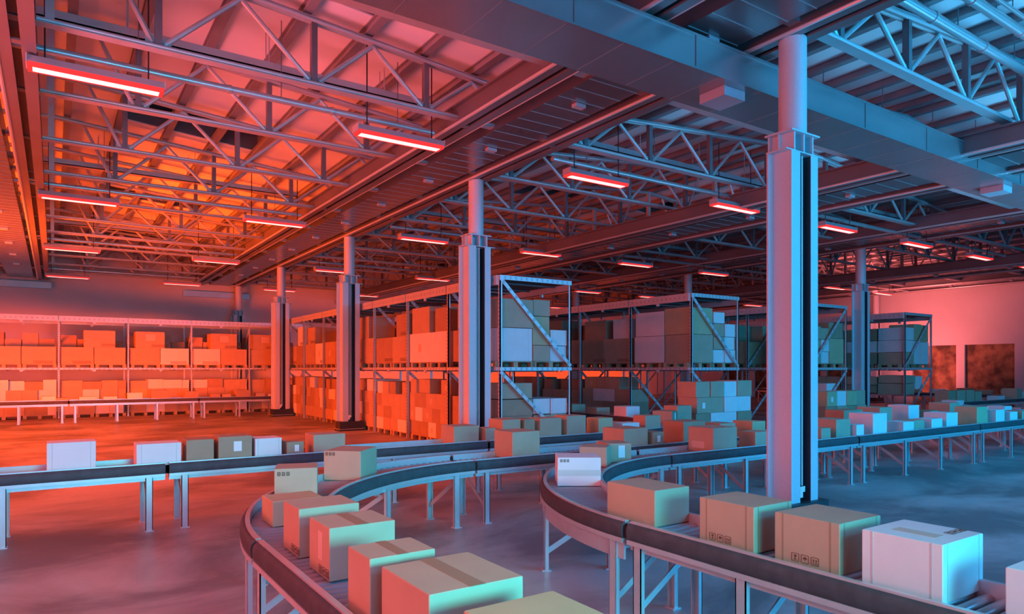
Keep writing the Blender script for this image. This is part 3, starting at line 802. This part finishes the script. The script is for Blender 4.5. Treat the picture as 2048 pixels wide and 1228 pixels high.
# stacks standing on pallets before the racks
def stack(x0, y0, cols, name):
    g = 'cartons on the pallets %s' % name
    for ci, (xo, w, st) in enumerate(cols):
        z = .14
        for ri, (h, m) in enumerate(st):
            add(x0+xo,y0+.03*((ri+ci)%2),z,w,.6,h,m,'%s carton in the floor stack %s, column %s, %s up' % (KN[m],name,ORD[ci+1],ORD[ri+1]),g,pr=1,stick=('f',.4,.3,.1,.14,1) if (ci+ri)%5==2 else None)
            z += h+.004
stack(12.95,11.25,[(0,.5,[(.38,'kraft'),(.38,'kraftd'),(.38,'kraft'),(.38,'kraft')]),(.51,.5,[(.38,'kraft'),(.38,'white'),(.38,'kraft'),(.38,'kraft')]),(1.02,.5,[(.38,'kraft'),(.38,'white'),(.38,'white'),(.38,'white')]),(1.53,.56,[(.38,'kraft'),(.38,'kraftd'),(.38,'white'),(.4,'kraft')])],'before the second rack')
stack(18.05,11.0,[(0,.5,[(.38,'kraftd'),(.40,'kraftd'),(.42,'tan')]),(.51,.5,[(.38,'kraft'),(.40,'kraft'),(.42,'white')]),(1.02,.5,[(.38,'kraft'),(.40,'kraftd'),(.42,'tan')]),(1.53,.5,[(.38,'kraft'),(.4,'kraft'),(.42,'kraft')])],'before the third rack')
for q in range(2):
    pallet(12.95+.52+1.05*q, 11.6, 0, 'floor pallet before the second rack, %s' % ('left','right')[q], False)
    pallet(18.05+.52+1.03*q, 11.35, 0, 'floor pallet before the third rack, %s' % ('left','right')[q], False)
SCL = True
# back wall rack (faces the camera)
g = 'cartons on the back wall rack'
for k in range(2,7):
    x = RK[0]+k*2.3+.06+ .0; n = k-1
    for q in range(2):
        pallet(x+.56+q*1.09, RK[1]+.5, 2.03, 'mid-level pallet of the back wall rack, %s bay, %s half' % (ORD[n],('left','right')[q]), False)
        pallet(x+.56+q*1.09, RK[1]+.5, 0, 'floor pallet of the back wall rack, %s bay, %s half' % (ORD[n],('left','right')[q]), False)
    m2 = {2:('kraft','kraft'),3:('kraft','kraft'),4:('kraft','white'),5:('white','kraft'),6:('kraft','kraft')}[k]
    h1 = .66
    for q in range(2):
        add(x+.01+q*1.08,RK[1]+.06,2.17,1.06,.9,h1,m2[q],'%s wide carton, %s in lower layer, %s bay, back wall rack' % (KN[m2[q]],ORD[q+1],ORD[n]),g,marks=[('f',.35,.05,.1,'row')] if (k+q)%2 else None,pr=.5)
    xo = {2:None,3:.75,4:.2,5:.7,6:.1}[k]
    if xo is not None:
        add(x+xo,RK[1]+.1,2.17+h1,1.05,.85,.66,'kraft','brown carton on top in the %s bay of the back wall rack' % ORD[n],g,marks=[('f',.55,.08,.1,'row')],stick=('f',.35,.45,.36,.28,0) if k>3 else None,pr=.5)
    for q in range(4):
        m = rnd_m((.45,.45,0,.1)); add(x+.02+q*.53,RK[1]+1.0,2.17+h1-.02,.51,.8,.5+.1*R.random()-(.2 if q%2 else 0),m,'%s rear carton, %s from left, %s bay, back wall rack' % (KN[m],ORD[q+1],ORD[n]),g,pr=.4)
    z = .14
    for r_ in range(4):
        h = (.58,.42,.40,.0)[r_] if r_<3 else 0
        if r_ == 3: break
        xx = x+.01; i = 0
        while xx < x+1.9:
            w = min(R.choice((.48,.56,.7,.62)), x+2.17-xx); m = rnd_m((.62,.1,.03,.25))
            add(xx,RK[1]+.06+.08*R.random(),z,w-.008,.8,h*(1 if r_<2 else R.uniform(.8,1.05)),m,'%s carton, %s in %s row, %s bay, lower tier, back wall rack' % (KN[m],ORD[i+1],ROWN[r_],ORD[n]),g)
            xx += w; i += 1
        z += h

SCL = False
BOXES.sort(key=lambda s: -s['imp'])
NB = len(BOXES)
for s in BOXES[:296]: carton(s)
rest = MB(); MI = {'kraft':0,'kraftd':1,'tan':2,'white':3}
for s in BOXES[296:]: rest.box(s['x'],s['y'],s['z'],s['x']+s['w'],s['y']+s['d'],s['z']+s['h'],MI[s['m']])
if NB > 296:
    tag(rest.build('carton_stacks', [M['kraft'],M['kraftd'],M['tan'],M['white']]), 'packed rows of small cartons far back on the rack tiers', 'boxes', kind='stuff')
print('BOXES', NB)

# ---------------------------------------------------------------- conveyors
def arc(cx, cy, r, a0, a1, n=28):
    return [(cx+r*math.cos(a0+(a1-a0)*i/n), cy+r*math.sin(a0+(a1-a0)*i/n)) for i in range(n+1)]
def offset_path(path, o):
    out = []
    m = len(path)
    for i, (x, y) in enumerate(path):
        a = path[max(i-1,0)]; b = path[min(i+1,m-1)]
        dx, dy = b[0]-a[0], b[1]-a[1]; L = math.hypot(dx, dy)
        out.append((x-dy/L*o, y+dx/L*o))
    return out
def along(path, s):
    for i in range(len(path)-1):
        L = math.hypot(path[i+1][0]-path[i][0], path[i+1][1]-path[i][1])
        if s <= L or i == len(path)-2:
            f = s/L; dx, dy = (path[i+1][0]-path[i][0])/L, (path[i+1][1]-path[i][1])/L
            return path[i][0]+dx*L*f, path[i][1]+dy*L*f, dx, dy
        s -= L
def plen(p): return sum(math.hypot(p[i+1][0]-p[i][0], p[i+1][1]-p[i][1]) for i in range(len(p)-1))
CW = .68
def conveyor(path, label, rollers=True, legs=(.2,1.65,3.05,4.5), skirt=0, group='roller conveyor sections'):
    """path = centre line (xy); left normal side = 'far' rail. skirt: +1 left / -1 right gets a deep skirt"""
    ox, oy = path[0]; path = [(x-ox, y-oy) for (x, y) in path]
    t = thing('roller_conveyor', label, 'conveyor', (ox,oy,0), 0, group)
    L = plen(path); gap = .022
    # trim ends slightly so the joints read as dark gaps
    def trim(p):
        q = [*p]; a = along(p, gap); b_ = along(p, L-gap); q[0] = a[:2]; q[-1] = b_[:2]; return q
    P = trim(path)
    for sd in (1, -1):
        rail = offset_path(P, sd*CW/2*.999) ; s_ = sd
        # frame: inner web with top and bottom flanges
        f = MB()
        f.sweep(rail, [(-.055,.69),(-.046,.69),(-.046,.808),(-.022,.808),(-.022,.832),(-.055,.832)], 0, side=sd)
        f.sweep(rail, [(-.055,.66),(.012,.66),(.012,.696),(-.055,.696)], 0, side=sd)
        f.sweep(rail, [(-.12,.615),(-.03,.615),(-.03,.66),(-.12,.66)], 0, side=sd)
        fo = f.build('side_frame', M['alu'], t, recalc=True)
        c = MB(); c.sweep(rail, [(-.044,.697),(.002,.697),(.010,.706),(.016,.735),(.016,.768),(.010,.796),(-.002,.812),(-.014,.818),(-.0215,.818),(-.0215,.806),(-.044,.806)], 0, side=sd)
        c.build('cover_strip', M['cover'], t, smooth=True, recalc=True)
        if skirt == sd:
            k = MB(); k.sweep(rail, [(-.03,.53),(-.012,.53),(-.012,.66),(-.03,.66)], 0, side=sd); k.build('skirt', M['alu'], t, recalc=True)
    # rollers
    n = int(L/.088)
    proto = None
    curved = len(path) > 3
    if rollers:
        for i in range(n):
            x, y, dx, dy = along(path, (i+.5)*L/n); nx, ny = -dy, dx; h = CW/2-.06
            if proto is None or False:
                b = MB()
                b.cyl((0,-h,0),(0,h,0),.033,12); b.cyl((0,-h-.02,0),(0,-h,0),.010,6); b.cyl((0,h,0),(0,h+.02,0),.010,6)
                proto = b.build('roller', M['roller'], t, smooth=True); ro = proto
            else:
                ro = proto.copy(); C.objects.link(ro); ro.parent = t
            ro.location = (x,y,.732); ro.rotation_euler = (0,0,math.atan2(dy,dx))
    else:
        b = MB()
        for i in range(n):
            x, y, dx, dy = along(path, (i+.5)*L/n); nx, ny = -dy, dx; h = CW/2-.06
            b.cyl((x-nx*h,y-ny*h,.732),(x+nx*h,y+ny*h,.732),.031,8)
        b.build('roller_bed', M['roller'], t, smooth=True)
    tr = MB(); tr.sweep(P, [(-CW/2+.06,.672),(CW/2-.06,.672),(CW/2-.06,.682),(-CW/2+.06,.682)], 0)  # dark sheet added so the gaps between rollers look shaded
    tr.build('gap_shade_sheet', M['steel_d'], t, recalc=True)
    # legs in pairs with foot plates, joined by a cross bar and a brace
    for s0 in legs:
        if s0 > L-.05: continue
        x, y, dx, dy = along(path, s0); nx, ny = -dy, dx; a = math.atan2(dy, dx)
        pts = []
        for sd in (1, -1):
            h = CW/2-.02
            px, py = x+nx*h*sd, y+ny*h*sd; pts.append((px, py))
            b = MB()
            b.box(-.04,-.02,0.012,.04,-.012,.66); b.box(-.04,-.02,.012,-.032,.02,.66); b.box(.032,-.02,.012,.04,.02,.66)
            b.box(-.05,-.045,0,.05,.045,.012)
            o = b.build('leg', M['alu'], t); o.location = (px,py,0); o.rotation_euler = (0,0,a if sd < 0 else a+PI)
        b = MB(); b.bar((*pts[0],.60),(*pts[1],.18),.012,.05); b.build('brace', M['alu'], t)
        b = MB(); b.bar((*pts[0],.635),(*pts[1],.635),.05,.04); b.build('cross_bar', M['alu'], t)
    # dark end connectors at the joints
    for e in (.03, L-.03):
        x, y, dx, dy = along(path, e); nx, ny = -dy, dx
        b = MB()
        for sd in (1,-1):
            h = CW/2-.018; b.bar((x+nx*h*sd-dx*.05,y+ny*h*sd-dy*.05,.75),(x+nx*h*sd+dx*.05,y+ny*h*sd+dy*.05,.75),.028,.095)
        b.build('joint_bracket', M['black'], t)
    return t
def straight(x0, y0, x1, y1, joints, namef, **kw):
    """cut a straight run at the given distances"""
    L = math.hypot(x1-x0, y1-y0); dx, dy = (x1-x0)/L, (y1-y0)/L
    js = [0, *joints, L]
    for i in range(len(js)-1):
        a, b = js[i], js[i+1]
        conveyor([(x0+dx*a,y0+dy*a),(x0+dx*b,y0+dy*b)], namef(i), **kw)
yc1, yc2, yc3 = 9.77, 7.84, 6.84
# rear straight conveyor C1: x from -3.53, joints 4.7
xc = 8.95
N1 = ['rear conveyor section at the left edge','rear conveyor section carrying the row of small cartons','rear conveyor section right of the second column']
for i, (a, b_) in enumerate(((-3.53,1.17),(1.17,5.87),(5.87,xc))):
    conveyor([(a,yc1),(b_,yc1)], N1[i], legs=(.2,1.65,3.05,4.5) if i < 2 else (.2,1.55,2.9))
conveyor(arc(xc,yc1+2.99,2.99,-PI/2,0,24), 'curved rear conveyor section turning into the first rack aisle', rollers=False, legs=(.3,2.3,4.4), skirt=-1)
for i in range(3):
    conveyor([(xc+2.99,yc1+2.99+4.7*i),(xc+2.99,yc1+2.99+4.7*(i+1))], 'conveyor section in the first rack aisle, %s from the bend' % ORD[i+1], rollers=False)
# middle conveyor C2
c2x, c2y = 4.47, 4.84
for i, (a, b_) in enumerate(((4.47,9.17),(9.17,13.87),(13.87,18.57),(18.57,23.27))):
    conveyor([(a,yc2),(b_,yc2)], 'middle conveyor section, %s from the S-curve' % ORD[i+1], rollers=i < 1, legs=(.18,1.55,3.05,4.5))
conveyor(arc(c2x,c2y,3.0,PI/2,PI,30), 'near left curved conveyor section with dark cover', legs=(.3,1.6,3.1,4.45))
conveyor([(c2x-3.0,c2y),(c2x-3.0,.1)], 'near left straight conveyor running out at the bottom', legs=(.12,1.55,3.05))
# front conveyor C3
c3x, c3y = 6.96, 3.85
for i, (a, b_) in enumerate(((6.96,11.62),(11.62,16.32),(16.32,21.0),(21.0,25.7))):
    conveyor([(a,yc3),(b_,yc3)], 'right conveyor section, %s from the loop' % ORD[i+1], rollers=i < 1, legs=(.18,1.62,3.0,4.45))
conveyor(arc(c3x,c3y,2.99,PI/2,PI,30), 'right loop curved conveyor section with deep skirt', legs=(.2,1.5,3.2,4.55), skirt=-1)
conveyor([(c3x-2.99,c3y),(c3x-2.99,-.9)], 'right loop straight conveyor with the big front cartons', legs=(.12,1.05,2.4,3.6))
# far conveyors
conveyor(arc(26.6,8.42,3.0,PI/2,PI,20), 'far curved conveyor section right of the third rack', rollers=False, legs=(.3,2.3,4.4), skirt=-1)
for i in range(2):
    conveyor([(26.6+4.4*i,11.42),(31.0+4.4*i,11.42)], 'short far conveyor before the last rack, %s section' % ORD[i+1], rollers=False)
for i in range(3):
    conveyor([(35.4,11.85+4.7*i),(35.4,16.5+4.7*i)], 'wall conveyor before the dock doors, %s section' % ORD[i+1], rollers=False)
for i in range(3):
    conveyor([(-1.75-.0+(-2.2)+4.4*i,30.2),(-3.95+4.4*(i+1),30.2)], 'conveyor before the back rack, %s section from left' % ORD[i+1], rollers=False, legs=(.2,1.55,2.9,4.2))

# ---------------------------------------------------------------- light
w = bpy.data.worlds.new('night'); SC.world = w; w.use_nodes = True
w.node_tree.nodes['Background'].inputs[0].default_value = (.004,.006,.012,1)
w.node_tree.nodes['Background'].inputs[1].default_value = 1
def area(name, loc, target, sx, sy, col, power, spread=180):
    l = bpy.data.lights.new(name, 'AREA'); l.shape = 'RECTANGLE'; l.size = sx; l.size_y = sy; l.color = col; l.energy = power
    l.spread = math.radians(spread)
    o = bpy.data.objects.new(name, l); C.objects.link(o); o.location = loc
    o.rotation_euler = (Vector(target)-Vector(loc)).to_track_quat('-Z','Y').to_euler()
    return o
area('blue_front_fill', (1.5,-6.5,2.2), (3,6,1.0), 7, 2.5, (.04,.46,1.), 330, 130)  # unseen fill added to turn the left front faces blue
area('teal_near_fill', (2.3,-2.0,2.15), (1.7,4,.9), 2.2, .8, (.05,.74,.80), 100, 75)  # close fill added for the near carton fronts, no fixture here
area('blue_flood_light', (15,-7.2,2.4), (15,12,2.6), 20, 3.2, (0.,.50,1.), 600)
area('blue_high_fill', (16,-6,6.0), (13,6,0), 18, 2, (0.,.44,1.), 2000, 150)  # added overhead fill that tints the right floor blue
area('blue_up_fill', (17.5,1,.2), (14.5,5.5,7.2), 13, 3, (.10,.55,1.), 760, 75)  # upward fill added to brighten the right roof panels
area('pink_up_fill', (-5,8.5,.3), (2.5,11,7.4), 6, 13, (1.,.15,.20), 1400, 75)  # upward fill added to make the left bay roof pink
area('red_side_fill', (-8,3.5,2.6), (6,4.5,1.6), 4, 3, (1.,.14,.13), 200, 110)  # added side fill, reddens the near left-facing sides
area('orange_flood_light', (-11,19,1.9), (8,20,1.7), 22, 2.2, (1.,.07,.002), 330, 90)
area('orange_floor_fill', (-6,19,5.4), (2.5,20,0), 16, 1.5, (1.,.08,.002), 850, 75)  # fill added from above to make the left floor orange
area('orange_back_light', (-5.2,24.5,1.7), (3,33,1.9), 9, 1.2, (1.,.075,.001), 500, 45)
area('orange_up_fill', (-5.5,24,.3), (2,25,7.4), 6, 14, (1.,.08,.003), 6500, 75)  # added upward fill for the orange rear roof
area('orange_slope_fill', (-10,18,.5), (-3,18,7.4), 5, 18, (1.,.09,.004), 4500, 80)  # unseen fill added for the roof slope left of the ridge
area('red_corner_fill', (-7,30.5,2.5), (-3.5,38,4.2), 3, 2, (1.,.07,.04), 260, 90)  # added fill, reddens the left end of the back wall
area('orange_wall_fill', (24,35.5,.8), (24,38,1.6), 26, 1, (1.,.075,.002), 700)  # unseen fill added behind the racks to colour the back wall
area('orange_dock_light', (38.7,18.5,.3), (40.75,18.5,2.8), 1.2, 17, (1.,.16,.15), 900, 130)
area('pink_top_fill', (-3,2.5,5.5), (-.5,5.5,0), 6, 4, (1.,.22,.32), 150, 110)  # top fill added to make the near left floor pink
# ---------------------------------------------------------------- colour management
vs = SC.view_settings; vs.view_transform = 'Standard'; vs.look = 'None'; vs.exposure = 0; vs.gamma = 1; vs.use_curve_mapping = False
SC.cycles.use_denoising = True
SC.cycles.max_bounces = 7; SC.cycles.diffuse_bounces = 4; SC.cycles.glossy_bounces = 4
SC.cycles.sample_clamp_indirect = 6
